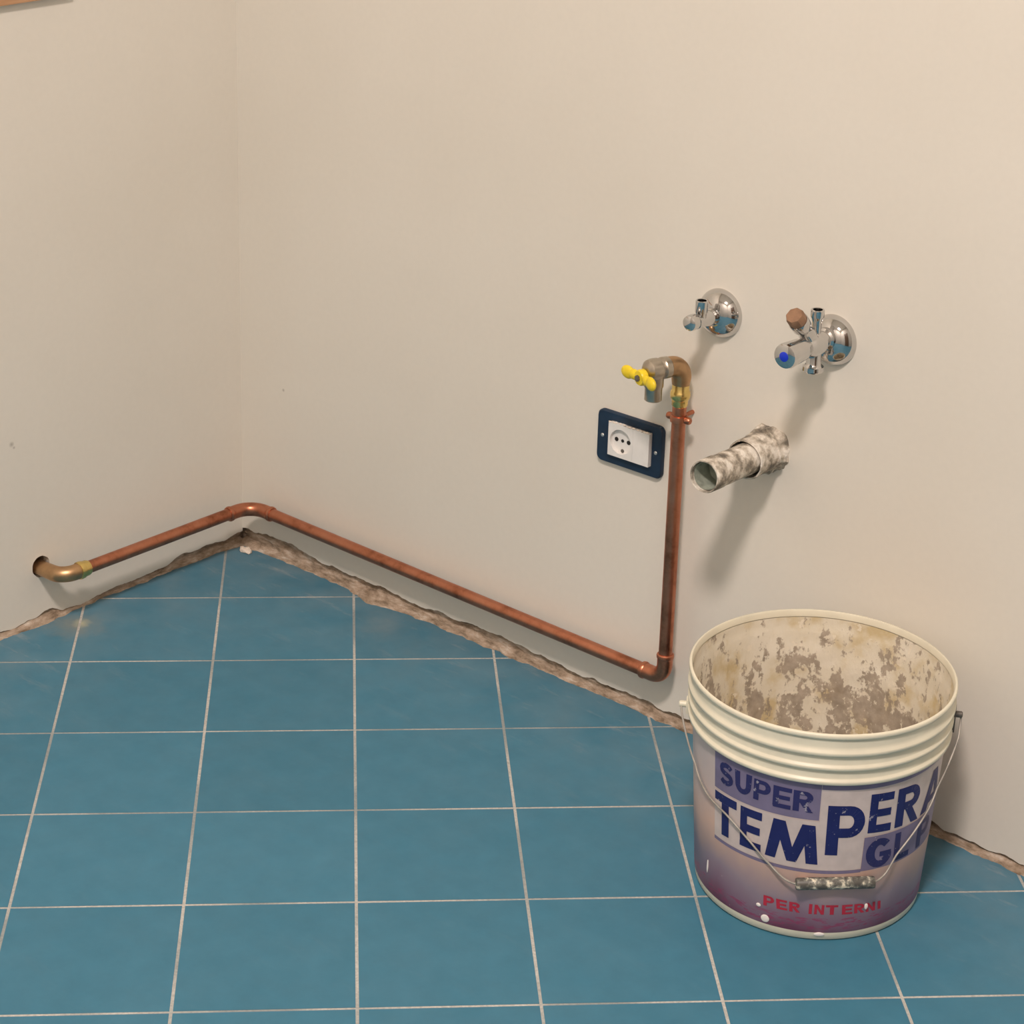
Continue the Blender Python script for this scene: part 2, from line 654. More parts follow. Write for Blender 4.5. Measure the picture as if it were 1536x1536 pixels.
# masonry of the left wall, with a socket left open behind the pipe hole
v = []
for (s0, s1, z0, z1) in ((-0.02, HOLE_S - 0.02, -0.05, RZ), (HOLE_S + 0.02, RY, -0.05, RZ), (HOLE_S - 0.02, HOLE_S + 0.02, -0.05, HOLE_Z - 0.02), (HOLE_S - 0.02, HOLE_S + 0.02, HOLE_Z + 0.02, RZ)):
    v.append([LW(s, o, z) for z in (z0, z1) for o in (-0.013, -0.16) for s in (s0, s1)])
mb = MB()
for q in v:
    mb.add(q, [(0, 1, 3, 2), (4, 6, 7, 5), (0, 4, 5, 1), (2, 3, 7, 6), (0, 2, 6, 4), (1, 5, 7, 3)])
mb.out('masonry', M['rubble'], wall_left, smooth=False)

struct(MB().box((RX, -RY - 0.15, -0.05), (RX + 0.12, 0.16, RZ)).out('wall_back', M['far_wall'], smooth=False))
struct(MB().box((-0.4, -RY - 0.15, -0.05), (RX, -RY, RZ)).out('wall_front', M['far_wall'], smooth=False))
struct(MB().box((-0.4, -RY - 0.15, RZ), (RX + 0.12, 0.16, RZ + 0.1)).out('ceiling', M['ceiling'], smooth=False))
# unseen dark panel behind the camera, added for dark reflections in the chrome
dm = mat_simple('reflection_panel_brown', (0.10, 0.055, 0.030), 0.45, 0, 0.25, 8)
dr = struct(MB().box((RX - 0.03, -1.55, 0), (RX + 0.001, -0.65, 2.05)).out('reflection_panel', dm, smooth=False))

# wood board on the left wall, just at the top left of the picture
b = MB()
pts = [(0.30, .9125), (1.30, .9105), (1.30, .960), (0.30, .962)]
b.prism(pts, lambda a, c, t: LW(a, t, c), -0.001, 0.010)
struct(b.out('trim_1', M['wood'], smooth=False))

# ------------------------------------------------------------------ floor
floor = struct(MB().box((-0.4, -RY - 0.15, -0.06), (RX + 0.12, 0.16, -0.0011)).out('floor', M['grout'], smooth=False, origin=(0, 0, 0)))


def clip_poly(poly, nrm, d):
    """keep the side nrm . p >= d"""
    out = []
    for i in range(len(poly)):
        a, b_ = poly[i], poly[(i + 1) % len(poly)]
        da, db = a.dot(nrm) - d, b_.dot(nrm) - d
        if da >= 0:
            out.append(a)
        if (da >= 0) != (db >= 0):
            out.append(a + (b_ - a) * (da / (da - db)))
    return out


T, G = 0.2, 0.00185
tile_mesh = {}


def tile_geo(poly):
    """a tile with a small rounded arris; poly in the tile's own frame"""
    bm = bmesh.new()
    vs = [bm.verts.new((p.x, p.y, 0.0)) for p in poly]
    f = bm.faces.new(vs)
    if f.normal.z < 0:
        f.normal_flip()
    bm.normal_update()
    if f.normal.z < 0:
        bmesh.ops.reverse_faces(bm, faces=[f])
    r = bmesh.ops.inset_region(bm, faces=list(bm.faces), thickness=0.0009, depth=0.0)
    edge_vs = [v_ for v_ in bm.verts if v_.is_boundary]
    for v_ in edge_vs:
        v_.co.z = -0.0007
    be = [e for e in bm.edges if e.is_boundary]
    ex = bmesh.ops.extrude_edge_only(bm, edges=be)
    for g_ in ex['geom']:
        if isinstance(g_, bmesh.types.BMVert):
            g_.co.z = -0.004
    me = bpy.data.meshes.new('tile')
    bmesh.ops.recalc_face_normals(bm, faces=bm.faces)
    bm.to_mesh(me)
    bm.free()
    me.materials.append(M['tile'])
    return me


h = T / 2 - G
full = [Vector((-h, -h, 0)), Vector((h, -h, 0)), Vector((h, h, 0)), Vector((-h, h, 0))]
rot = Matrix.Rotation(TH, 3, 'Z')
rinv = rot.inverted()
me_full = tile_geo(full)
count = 0
for i in range(-16, 20):
    for j in range(-22, 12):
        c = grid_to_world((i + 0.5) * T, (j + 0.5) * T)
        poly = [c + rot @ p for p in full]
        cl = poly
        for (nr, d) in ((Vector((0, -1, 0)), -0.006), (NL, -0.006), (Vector((-1, 0, 0)), -RX), (Vector((0, 1, 0)), -RY)):
            if cl:
                cl = clip_poly(cl, nr, d)
        if len(cl) < 3:
            continue
        whole = len(cl) == 4 and all((a - b_).length < 1e-6 for a, b_ in zip(cl, poly))
        if whole:
            me = me_full
        else:
            loc = [rinv @ (p - c) for p in cl]
            clean = [p for k, p in enumerate(loc) if (p - loc[k - 1]).length > 0.002]
            if len(clean) < 3:
                continue
            ar = abs(sum(clean[k - 1].x * clean[k].y - clean[k].x * clean[k - 1].y for k in range(len(clean)))) / 2
            if ar < 2e-4:
                continue
            me = tile_geo(clean)
        o = bpy.data.objects.new('tile', me)
        COL.objects.link(o)
        o.parent = floor
        rr = random.Random(i * 91 + j)
        o.location = (c.x, c.y, 0.0)
        o.rotation_euler = (rr.uniform(-.0012, .0012), rr.uniform(-.0012, .0012), TH + rr.uniform(-.0015, .0015))
        count += 1

# ------------------------------------------------------------------ gas pipe
PR = 0.0092
pipe = thing('gas_pipe', LW(0.378, 0.0, 0.0875), 'bare copper gas pipe running low along both walls and rising beside the blue socket', 'pipe')
LOFF, ROFF = 0.053, 0.030
ZC = 0.0892
corner_pt = Vector((0.0, -ROFF, ZC)) + Vector((NL.x * 0, 0, 0))
# left run lies parallel to the left wall; find where it meets the right run
sc_ = (-ROFF - LOFF * NL.y) / DL.y
C1 = LW(sc_, LOFF, ZC)
E0 = LW(0.388, LOFF, 0.0895)
RISE_X = 0.8465
C2 = Vector((RISE_X, -ROFF, 0.0825))
TOPZ = 0.529
d1 = (C1 - E0).normalized()
d2 = (C2 - C1).normalized()
up = Vector((0, 0, 1))
# bronze elbow coming out of the hole in the left wall
p_in = LW(0.386, -0.055, 0.0825)
path = [p_in, LW(0.3865, 0.0, 0.0852)] + bend(p_in, E0, C1, 0.022, 14)
end = E0 + d1 * 0.028
path.append(end)
MB().tube(path, [0.0108] * 2 + [0.0116] * 15 + [0.0116], 24).out('bronze_elbow', M['bronze'], pipe)
MB().lathe([(0.0108, 0), (0.0128, 0.001), (0.0132, 0.004), (0.0128, 0.008), (0.0118, 0.009), (0.0116, 0.016), (0.0104, 0.019)], end - d1 * 0.001, d1, 28).out('brass_collar', M['brass'], pipe)
MB().lathe([(PR, 0), (PR, 1.0 * ((C1 - end).length - 0.012 - 0.034))], end + d1 * 0.012, d1, 28).out('pipe_run', M['copper'], pipe)


def copper_elbow(corner, da, db, r=0.020, arm=0.036):
    """capillary elbow: two sockets with beads and a bend"""
    p0, p2 = corner - da * arm, corner + db * arm
    b_ = MB()
    b_.tube([p0] + bend(p0, corner, p2, r, 12) + [p2], 0.0106, 26)
    for (q, dd) in ((p0, da), (p2, -db)):
        b_.lathe([(0.0100, -0.001), (0.0114, 0.0), (0.0119, 0.002), (0.0117, 0.0045), (0.0108, 0.006)], q, dd, 26)
    return b_


copper_elbow(C1, d1, d2, 0.032, 0.046).out('copper_elbow', M['copper'], pipe)
MB().lathe([(PR, 0), (PR, (C2 - C1).length - 0.055)], C1 + d2 * 0.030, d2, 28).out('pipe_run', M['copper'], pipe)
copper_elbow(C2, d2, up).out('copper_elbow', M['copper'], pipe)
MB().lathe([(PR, 0), (PR, TOPZ - C2.z - 0.045)], C2 + up * 0.025, up, 28).out('pipe_riser', M['copper'], pipe)
g0 = Vector((RISE_X, -ROFF, TOPZ))
MB().lathe([(PR, -0.057), (0.0106, -0.055), (0.0106, -0.048), (0.0126, -0.0455), (0.0132, -0.041), (0.0126, -0.0365), (0.0112, -0.0345), (0.0112, -0.020)], g0, up, 28).out('brass_collar', M['brass'], pipe)
gd = Vector((-0.30, -0.954, 0.0)).normalized()
gp2 = g0 + gd * 0.022
p0 = g0 - up * 0.027
MB().tube([p0] + bend(p0, g0, gp2, 0.017, 12) + [gp2], [0.0115] + [0.0130] * 13 + [0.0130], 28).out('bronze_elbow', M['bronze'], pipe)

# pipe clip
cz = 0.4555
clip = thing('pipe_clip', (RISE_X, -ROFF, cz), 'small two-lug copper clip around the riser of the gas pipe', 'clip')
b = MB()
b.lathe([(PR + 0.0002, -0.0045), (PR + 0.0022, -0.004), (PR + 0.0026, 0), (PR + 0.0022, 0.004), (PR + 0.0002, 0.0045)], (RISE_X, -ROFF, cz), up, 28, (False, False))
b.out('band', M['copper'], clip)
for sx in (-1, 1):
    b = MB()
    b.lathe([(0.0030, 0.009), (0.0046, 0.0095), (0.0050, 0.0125), (0.0048, 0.0160), (0.0038, 0.0180), (0.0015, 0.0185)], (RISE_X, -ROFF, cz), (sx, 0, 0), 18)
    b.out('lug', M['copper'], clip)
b = MB()
b.lathe([(0.0030, 0.0), (0.0030, ROFF - PR + 0.002)], (RISE_X, 0.002, cz), (0, -1, 0), 16)
b.out('wall_stud', M['copper'], clip)

# ------------------------------------------------------------------ gas valve
gv = thing('gas_valve', gp2, 'yellow-handled gas valve on top of the copper riser above the blue socket', 'valve')
q = gp2
b = MB()
b.lathe([(0.0100, 0.0005), (0.0140, 0.001), (0.0142, 0.009), (0.0128, 0.011), (0.0125, 0.014), (0.0145, 0.016), (0.0150, 0.024), (0.0138, 0.030), (0.0095, 0.034), (0.0055, 0.035)], q, gd, 32)
b.out('valve_body', M['nickel'], gv)
vb = q + gd * 0.021
b = MB()
b.lathe([(0.0125, 0.004), (0.0125, 0.022), (0.0112, 0.024), (0.0112, 0.040), (0.0100, 0.0412), (0.0088, 0.0405), (0.0085, 0.030)], vb, (0, 0, -1), 30)
out_ = b.out('outlet', M['nickel'], gv)
hb = q + gd * 0.037 + Vector((0, 0, -0.007))
hd = Vector((0.954, -0.30, 0)).normalized()
MB().lathe([(0.0060, -0.008), (0.0060, 0.004)], hb, gd, 20).out('stem', M['nickel'], gv)
b = MB()


def ellipsoid(b, c, ax, ay, az, ra, rb_, rc, nu=16, nv=10):
    v, f = [], []
    for i in range(nv + 1):
        ph = -pi / 2 + pi * i / nv
        for k in range(nu):
            th = 2 * pi * k / nu
            v.append(c + ax * (ra * cos(ph) * cos(th)) + ay * (rb_ * cos(ph) * sin(th)) + az * (rc * sin(ph)))
    for i in range(nv):
        for k in range(nu):
            k2 = (k + 1) % nu
            f.append((i * nu + k, i * nu + k2, (i + 1) * nu + k2, (i + 1) * nu + k))
    b.add(v, f)


b.lathe([(0.0085, -0.002), (0.0105, 0.0), (0.0105, 0.006), (0.0090, 0.0085), (0.0045, 0.009)], hb, gd, 24)
for sx in (-1, 1):
    # each wing sweeps out and slightly towards the viewer
    wd = (hd * sx + gd * 0.16).normalized()
    wn = wd.cross(up).normalized()
    ellipsoid(b, hb + wd * 0.0135 + gd * 0.003, wd, wn, up, 0.0110, 0.0052, 0.0070)
    ellipsoid(b, hb + wd * 0.0250 + gd * 0.003, wd, wn, up, 0.0115, 0.0050, 0.0088)
hnd = b.out('handle', M['yellow'], gv)
MB().lathe([(0.0042, 0.0085), (0.0042, 0.0118), (0.0030, 0.0125)], hb, gd, 6).out('handle_screw', M['dark_metal_and_shade'], hnd)

# ------------------------------------------------------------------ chrome angle valves
NY = Vector((0, -1, 0))


def rosette(root, base):
    MB().lathe([(0.0322, 0.0), (0.0322, 0.0015), (0.0312, 0.0045), (0.0285, 0.0095), (0.0240, 0.0145), (0.0185, 0.0178), (0.0135, 0.0195), (0.0115, 0.0200)],
               base, NY, 48).out('rosette', M['chrome'], root)


b1 = Vector((0.8805, 0.0, 0.5985))
v1 = thing('angle_valve', b1, 'small chrome angle valve with round knob, left of the two chrome wall valves', 'valve')
rosette(v1, b1)
MB().lathe([(0.0118, 0.016), (0.0118, 0.024), (0.0100, 0.026), (0.0095, 0.034), (0.0082, 0.036), (0.0082, 0.054)], b1, NY, 32).out('valve_body', M['chrome'], v1)
MB().lathe([(0.0070, 0.053), (0.0092, 0.0545), (0.0102, 0.0580), (0.0102, 0.0640), (0.0094, 0.0680), (0.0070, 0.0695), (0.0020, 0.0700)], b1 + Vector((-0.0005, 0, 0.0025)), NY, 32).out('knob', M['chrome'], v1)
o1 = b1 + NY * 0.0435
MB().lathe([(0.0068, 0.0), (0.0068, 0.010), (0.0080, 0.012), (0.0080, 0.0265), (0.0070, 0.0275), (0.0058, 0.0270), (0.0055, 0.018)], o1, up, 28).out('outlet', M['chrome'], v1)
MB().lathe([(0.0056, 0.0), (0.0056, 0.0175)], o1 + up * 0.0015, up, 20).out('outlet_bore', M['black'], v1)  # black plug paints the shade inside the open outlet

b2 = Vector((1.0465, 0.0, 0.6045))
v2 = thing('angle_valve', b2, 'chrome washing machine tap with blue-marked knob and brown plug, right of the two wall valves', 'valve')
rosette(v2, b2)
ax2 = b2 + Vector((0, 0, 0.006))
MB().lathe([(0.0140, 0.016), (0.0140, 0.023), (0.0112, 0.025), (0.0112, 0.034), (0.0150, 0.037), (0.0152, 0.056), (0.0130, 0.060), (0.0115, 0.064)], ax2, NY, 36).out('valve_body', M['chrome'], v2)
kd = Vector((-0.01, -1, 0.0)).normalized()
kk = ax2 + NY * 0.058


def flute(th, t):
    return 1.0 - 0.085 * max(0.0, cos(6 * th)) if 0.014 < t < 0.047 else 1.0


kn = MB().lathe([(0.0100, -0.004), (0.0114, 0.004), (0.0118, 0.010), (0.0138, 0.015), (0.0142, 0.020), (0.0154, 0.040), (0.0157, 0.046), (0.0146, 0.0495), (0.0115, 0.0508)], kk, kd, 48, wob=flute).out('knob', M['chrome'], v2)
MB().lathe([(0.0060, 0.0500), (0.0060, 0.0516), (0.0048, 0.0522)], kk, kd, 24).out('blue_mark', M['blue'], kn)
# side arm pointing up and out, closed by a brown plug
j2 = ax2 + NY * 0.045
pd = Vector((-0.03, -0.70, 0.715)).normalized()
MB().lathe([(0.0105, 0.0), (0.0105, 0.024), (0.0092, 0.028), (0.0095, 0.036), (0.0118, 0.040), (0.0124, 0.052), (0.0118, 0.0535)], j2, pd, 36).out('side_arm', M['chrome'], v2)
MB().lathe([(0.0108, 0.052), (0.0114, 0.053), (0.0114, 0.0640), (0.0102, 0.0660), (0.0030, 0.0665)], j2, pd, 8).out('end_plug', M['cork'], v2)
MB().lathe([(0.0060, 0.0), (0.0060, 0.028), (0.0072, 0.032), (0.0084, 0.0345), (0.0084, 0.0420), (0.0076, 0.0430), (0.0060, 0.0427), (0.0056, 0.037)], j2 + Vector((0.0, 0.003, 0)), up, 28).out('top_stub', M['chrome'], v2)
MB().lathe([(0.0092, 0.008), (0.0092, 0.024), (0.0104, 0.0265), (0.0128, 0.0285), (0.0132, 0.0335), (0.0122, 0.0350), (0.0085, 0.0345)], j2 + Vector((0.0, 0.002, 0)), -up, 32).out('outlet', M['chrome'], v2)

# ------------------------------------------------------------------ drain pipe
db_ = Vector((0.9660, 0.0, 0.4400))
dp = thing('drain_pipe', db_, 'plaster-splashed plastic drain pipe end sticking out of the right wall', 'pipe')


def lumpy(seed, amp, fr=2.2):
    return lambda th, t: 1 + amp * fbm(cos(th) * fr + seed, sin(th) * fr, t * 60 + seed, 3)


ps = [(0.0330, -0.002), (0.0325, 0.004), (0.0300, 0.010), (0.0272, 0.016), (0.0266, 0.022)]
MB().lathe([(0.0262 + (0.0045 if t < 0.006 else 0.0015), t) for t in (-0.002, 0.002, 0.006, 0.010, 0.014, 0.018)], db_, NY, 56, (False, True), lumpy(4.0, 0.16)).out('plaster_collar', M['splat'], dp)
MB().lathe([(0.0258, 0.010 + 0.003 * i) for i in range(13)] + [(0.0262, 0.050), (0.0258, 0.054), (0.0238, 0.0545), (0.0236, 0.030)], db_, NY, 56, (True, True), lumpy(1.0, 0.035)).out('sleeve', M['splat'], dp)
MB().lathe([(0.0236, 0.0), (0.0236, 0.004)], db_ + NY * 0.036, NY, 40).out('sleeve_bore', M['black'], dp)  # black disc paints the shade between sleeve and pipe
ax = db_ + Vector((0.0, 0, -0.0020))
dd = Vector((0.015, -1.0, 0.052)).normalized()
prof = [(0.0200, 0.030 + 0.004 * i) for i in range(22)] + [(0.0206, 0.118), (0.0208, 0.143), (0.0202, 0.1455), (0.0186, 0.1450), (0.0181, 0.128), (0.0178, 0.106)]
MB().lathe(prof, ax, dd, 56, (True, True), lumpy(2.0, 0.03, 1.7)).out('pipe_end', M['splat'], dp)
MB().lathe([(0.0182, 0.1395), (0.0175, 0.1410), (0.0169, 0.1330), (0.0167, 0.109), (0.0120, 0.1075), (0.0010, 0.1070)], ax, dd, 48, (False, True), lumpy(7.0, 0.04)).out('pipe_lining', M['sealgreen'], dp)

# ------------------------------------------------------------------ power socket
ps_o = Vector((0.7525, 0.0, 0.3862))
so = thing('power_socket', ps_o, 'white wall socket in a navy blue mounting frame left of the copper riser', 'socket')


def PS(a, c, t):
    return ps_o + Vector((a, -t, c))


def rrect(w, h_, r, n=6):
    pts = []
    for (sx, sz, a0) in ((1, 1, 0), (-1, 1, 90), (-1, -1, 180), (1, -1, 270)):
        for i in range(n + 1):
            th = radians(a0 + 90 * i / n)
            pts.append((sx * (w / 2 - r) + r * cos(th), sz * (h_ / 2 - r) + r * sin(th)))
    return pts


def ring_frame(outer, inner, t0, t1, bev):
    """rounded outer outline with a rectangular opening (same point count)"""
    n_ = len(outer)
    b_ = MB()

    def lay(pts, t):
        return [PS(a, c, t) for a, c in pts]
    sm = [(a * 0.975, c * 0.965) for a, c in outer]
    v_ = lay(outer, t0) + lay(outer, t1 - bev) + lay(sm, t1) + lay(inner, t1) + lay(inner, t0)
    f_ = []
    for L in range(4):
        for i in range(n_):
            f_.append((L * n_ + i, L * n_ + (i + 1) % n_, (L + 1) * n_ + (i + 1) % n_, (L + 1) * n_ + i))
    return b_.add(v_, f_)


outer = rrect(0.1075, 0.0735, 0.0085)
inner = [(a + 0.003, c + 0.0015) for a, c in rrect(0.0690, 0.0485, 0.0015)]
fr = ring_frame(outer, inner, 0.0, 0.0068, 0.002).out('frame', M['navy'], so)
# back of the frame behind the modules
MB().box(tuple(PS(-0.036, -0.026, 0.002)), tuple(PS(0.036, 0.026, 0.0005))).out('box_floor', M['navy'], so, smooth=False)


def filled(loops, fn, t0, t1):
    """solid plate between t0 and t1 from an outline with holes"""
    cu = bpy.data.curves.new('outline', 'CURVE')
    cu.dimensions = '2D'
    cu.fill_mode = 'BOTH'
    cu.extrude = (t1 - t0) / 2
    for loop in loops:
        sp = cu.splines.new('POLY')
        sp.points.add(len(loop) - 1)
        for p, q_ in zip(sp.points, loop):
            p.co = (q_[0], q_[1], 0, 1)
        sp.use_cyclic_u = True
    tmp = bpy.data.objects.new('outline', cu)
    COL.objects.link(tmp)
    dg = bpy.context.evaluated_depsgraph_get()
    me0 = bpy.data.meshes.new_from_object(tmp.evaluated_get(dg))
    v_ = [fn(q_.co.x, q_.co.y, (t0 + t1) / 2 + q_.co.z) for q_ in me0.vertices]
    f_ = [tuple(p.vertices) for p in me0.polygons]
    bpy.data.objects.remove(tmp)
    bpy.data.curves.remove(cu)
    return MB().add(v_, f_)


CXS, CZS, CRS = -0.0100, 0.0010, 0.0172


def module(x0, x1, jag, name, hole_=None):
    pts = [(x0, -0.0215), (x1, -0.0215), (x1, 0.0240)]
    nn = 14
    for i in range(nn + 1):
        x = x1 + (x0 - x1) * i / nn
        pts.append((x, 0.0243 + (jag * abs(fbm(x * 260, 3.1, 0, 2)) if 0 < i < nn else 0)))
    pts.append((x0, 0.0240))
    return filled([pts] + ([hole_] if hole_ else []), PS, 0.002, 0.0125).out(name, M['white'], so, smooth=False)


m1 = module(-0.0305, 0.0100, 0.0038, 'socket_module', [(CXS + CRS * cos(-2 * pi * k / 40), CZS + CRS * sin(-2 * pi * k / 40)) for k in range(40)])
m2 = module(0.0102, 0.0365, 0.0028, 'blank_module')
# round recess with three pin holes and the earth contact
MB().lathe([(CRS + 0.0006, 0.0), (CRS + 0.0006, 0.0010)], PS(CXS, CZS, 0.0062), NY, 40).out('recess_face', M['white'], m1)
for dx, r1 in ((-0.0100, 0.0030), (0.0, 0.0023), (0.0100, 0.0030)):
    MB().lathe([(r1, 0.0), (r1, 0.0009)], PS(CXS + dx, CZS + 0.0005, 0.0068), NY, 20).out('socket_hole', M['black'], m1)  # black discs stand in for the shade inside the pin holes
MB().lathe([(0.0026, 0.0), (0.0026, 0.0008)], PS(CXS + 0.0005, CZS - 0.0138, 0.0070), NY, 16).out('earth_contact', M['dark_metal_and_shade'], m1)
b = MB()
for k in range(12):
    x = -0.028 + 0.062 * k / 11
    ellipsoid(b, PS(x + random.uniform(-.002, .002), 0.0252 + random.uniform(0, 0.0012), 0.0118), Vector((1, 0, 0)), Vector((0, 1, 0)), up, random.uniform(.0016, .0034), 0.0013, random.uniform(.0008, .0018), 8, 6)
o = b.out('plaster_crumbs', M['chip'], so)
o['kind'] = 'stuff'
for sx in (-1, 1):
    MB().lathe([(0.0026, 0.0), (0.0026, 0.0006), (0.0018, 0.0013), (0.0004, 0.0014)], PS(sx * 0.0440, -0.0005 * sx, 0.0066), NY, 18).out('screw', M['screw'], so)

# ------------------------------------------------------------------ paint bucket
BC = Vector((1.1778, -0.1852, 0.0))
RB = 0.1335
KC = (0.1475 - 0.1335) / 0.215


def cone_r(z):
    return RB + KC * z


bk = thing('paint_bucket', BC, 'open white plastic paint bucket with blue lettered label standing on the blue tiles', 'bucket')
SEG = 144
MB().lathe([(0.010, 0.0022), (0.1260, 0.0022), (0.1270, 0.0004), (0.1315, 0.0004), (0.1332, 0.0025), (cone_r(0.010), 0.010), (cone_r(0.11), 0.11), (cone_r(0.2155), 0.2155),
            (cone_r(0.2155) - 0.0012, 0.2160), (cone_r(0.2) - 0.0020, 0.20), (cone_r(0.0) - 0.0022, 0.006), (0.010, 0.006)], BC, up, SEG, (False, False)).out('bucket_body', M['cream'], bk)
rim = [(0.1505, 0.2700), (0.1512, 0.2770), (0.1522, 0.2786), (0.1540, 0.2784), (0.1551, 0.2770), (0.1552, 0.2738), (0.1542, 0.2722), (0.1521, 0.2712),
       (0.1520, 0.2620), (0.1528, 0.2575), (0.1550, 0.2560), (0.1553, 0.2545), (0.1552, 0.2520), (0.1540, 0.2508), (0.1514, 0.2500),
       (0.1512, 0.2400), (0.1518, 0.2385), (0.1540, 0.2372), (0.1544, 0.2360), (0.1542, 0.2335), (0.1532, 0.2325), (0.1508, 0.2318),
       (0.1504, 0.2220), (0.1510, 0.2205), (0.1534, 0.2194), (0.1538, 0.2182), (0.1536, 0.2150), (0.1526, 0.2142), (0.1490, 0.2146), (0.1462, 0.2170)]
MB().lathe(rim, BC, up, SEG, (False, False)).out('ribbed_rim', M['cream'], bk, sharp=60)
# inside wall with its crust of dried paint
zs = [0.0062 + (0.2690 - 0.0062) * i / 60 for i in range(61)]
v, f = [], []
for z in zs:
    r0 = (cone_r(z) - 0.0024) if z < 0.2 else (cone_r(0.2) - 0.0024) + (0.1503 - cone_r(0.2) + 0.0024) * (z - 0.2) / 0.07
    if z > 0.2545:
        r0 += 0.0008
    for k in range(SEG):
        th = 2 * pi * k / SEG
        e = fbm(cos(th) * 5, sin(th) * 5, z * 16, 4)
        e = max(0.0, e - 0.05) * 0.0038 * min(1, max(0, (0.262 - z) / 0.05))
        v.append(BC + Vector((cos(th) * (r0 - e), sin(th) * (r0 - e), z)))
nz = len(zs)
for i in range(nz - 1):
    for k in range(SEG):
        k2 = (k + 1) % SEG
        f.append((i * SEG + k, i * SEG + k2, (i + 1) * SEG + k2, (i + 1) * SEG + k))
f.append(tuple(range(SEG)))
make('dried_paint_crust', v, f, M['inside'], bk)
lb = MB().lathe([(cone_r(0.0112) + 0.0001, 0.0112), (cone_r(0.0114) + 0.0004, 0.0116), (cone_r(0.11) + 0.0004, 0.11), (cone_r(0.2148) + 0.0004, 0.2148)], BC, up, SEG, (False, False)).out('printed_label', M['label'], bk)


def on_cone(thd, zmm, dr):
    th, z = radians(thd), zmm / 1000.0
    r = cone_r(z) + dr
    return BC + Vector((cos(th) * r, sin(th) * r, z))


def print_patch(name, polys, mat, dr, parent, step=0.0):
    """polys: list of closed (theta deg, z mm) outlines, bent onto the bucket in 2.5 degree strips"""
    b_ = MB()
    for n_, poly in enumerate(polys):
        bm = bmesh.new()
        fc = bm.faces.new([bm.verts.new((a, z, 0)) for a, z in poly])
        lo = min(p[0] for p in poly)
        hi = max(p[0] for p in poly)
        k = math.ceil(lo / 2.5)
        while k * 2.5 < hi:
            g = bm.verts[:] + bm.edges[:] + bm.faces[:]
            bmesh.ops.bisect_plane(bm, geom=g, plane_co=(k * 2.5 + 1e-4, 0, 0), plane_no=(1, 0, 0))
            k += 1
        bm.verts.index_update()
        b_.add([on_cone(q.co.x, q.co.y, dr + step * (n_ % 3)) for q in bm.verts], [tuple(q.index for q in fa.verts) for fa in bm.faces])
        bm.free()
    return b_.out(name, mat, parent, smooth=False)


def strip_polys(pts, w):
    """quads along an open centre line given in the unit square; w = (half width x, half width y)"""
    L, R_ = [], []
    for i in range(len(pts)):
        a = pts[max(i - 1, 0)]
        c = pts[min(i + 1, len(pts) - 1)]
        dx, dy = c[0] - a[0], c[1] - a[1]
        l = math.hypot(dx, dy) or 1
        nx, ny = -dy / l, dx / l
        L.append((pts[i][0] + nx * w[0], pts[i][1] + ny * w[1]))
        R_.append((pts[i][0] - nx * w[0], pts[i][1] - ny * w[1]))
    return [[L[i], L[i + 1], R_[i + 1], R_[i]] for i in range(len(pts) - 1)]


def arc(cx, cy, rx, ry, a0, a1, n_=10):
    return [(cx + rx * cos(radians(a0 + (a1 - a0) * i / n_)), cy + ry * sin(radians(a0 + (a1 - a0) * i / n_))) for i in range(n_ + 1)]


def rc(x0, y0, x1, y1):
    return [(x0, y0), (x1, y0), (x1, y1), (x0, y1)]


def bowl(y0, y1, x0=0.30):
    w = 0.19
    ym, ry = (y0 + y1) / 2, (y1 - y0) / 2
    o_ = [(x0, y1)] + arc(0.58, ym, 0.42, ry, 90, -90, 12) + [(x0, y0)]
    i_ = [(x0, y1 - w)] + arc(0.56, ym, 0.14, ry - w, 90, -90, 12) + [(x0, y0 + w)]
    return [[o_[i], o_[i + 1], i_[i + 1], i_[i]] for i in range(len(o_) - 1)]


GLY = {
    'T': [rc(0, .79, 1, 1), rc(.34, 0, .67, .79)],
    'E': [rc(0, 0, .33, 1), rc(.33, .80, 1, 1), rc(.33, .41, .93, .60), rc(.33, 0, 1, .20)],
    'M': [[(0, 0), (.20, 0), (.38, 1), (.14, 1)], [(.14, 1), (.38, 1), (.60, 0), (.42, 0)], [(.42, 0), (.60, 0), (.94, 1), (.70, 1)], [(.78, 0), (1, 0), (.95, 1), (.71, 1)]],
    'P': [rc(0, 0, .32, 1)] + bowl(.36, 1),
    'R': [rc(0, 0, .32, 1)] + bowl(.42, 1) + [[(.34, .44), (.66, .44), (1.02, 0), (.68, 0)]],
    'A': [[(0, 0), (.27, 0), (.62, 1), (.36, 1)], [(.38, 1), (.64, 1), (1, 0), (.73, 0)], rc(.22, .18, .78, .36)],
    'I': [rc(.1, 0, .9, 1)],
    'L': [rc(0, 0, .34, 1), rc(.34, 0, 1, .2)],
    'N': [rc(0, 0, .28, 1), rc(.72, 0, 1, 1), [(.0, 1), (.30, 1), (1, 0), (.70, 0)]],
    'U': strip_polys([(.15, 1), (.15, .5)] + arc(.5, .38, .35, .28, 180, 360, 10) + [(.85, .5), (.85, 1)], (.165, .12)),
    'S': strip_polys(arc(.5, .71, .36, .19, 20, 250, 10) + arc(.5, .30, .36, .20, 75, -160, 10), (.15, .115)),
    'G': strip_polys(arc(.52, .5, .36, .39, 42, 318, 16) + [(.84, .30), (.84, .44)], (.165, .115)) + [rc(.52, .36, .99, .53)],
}


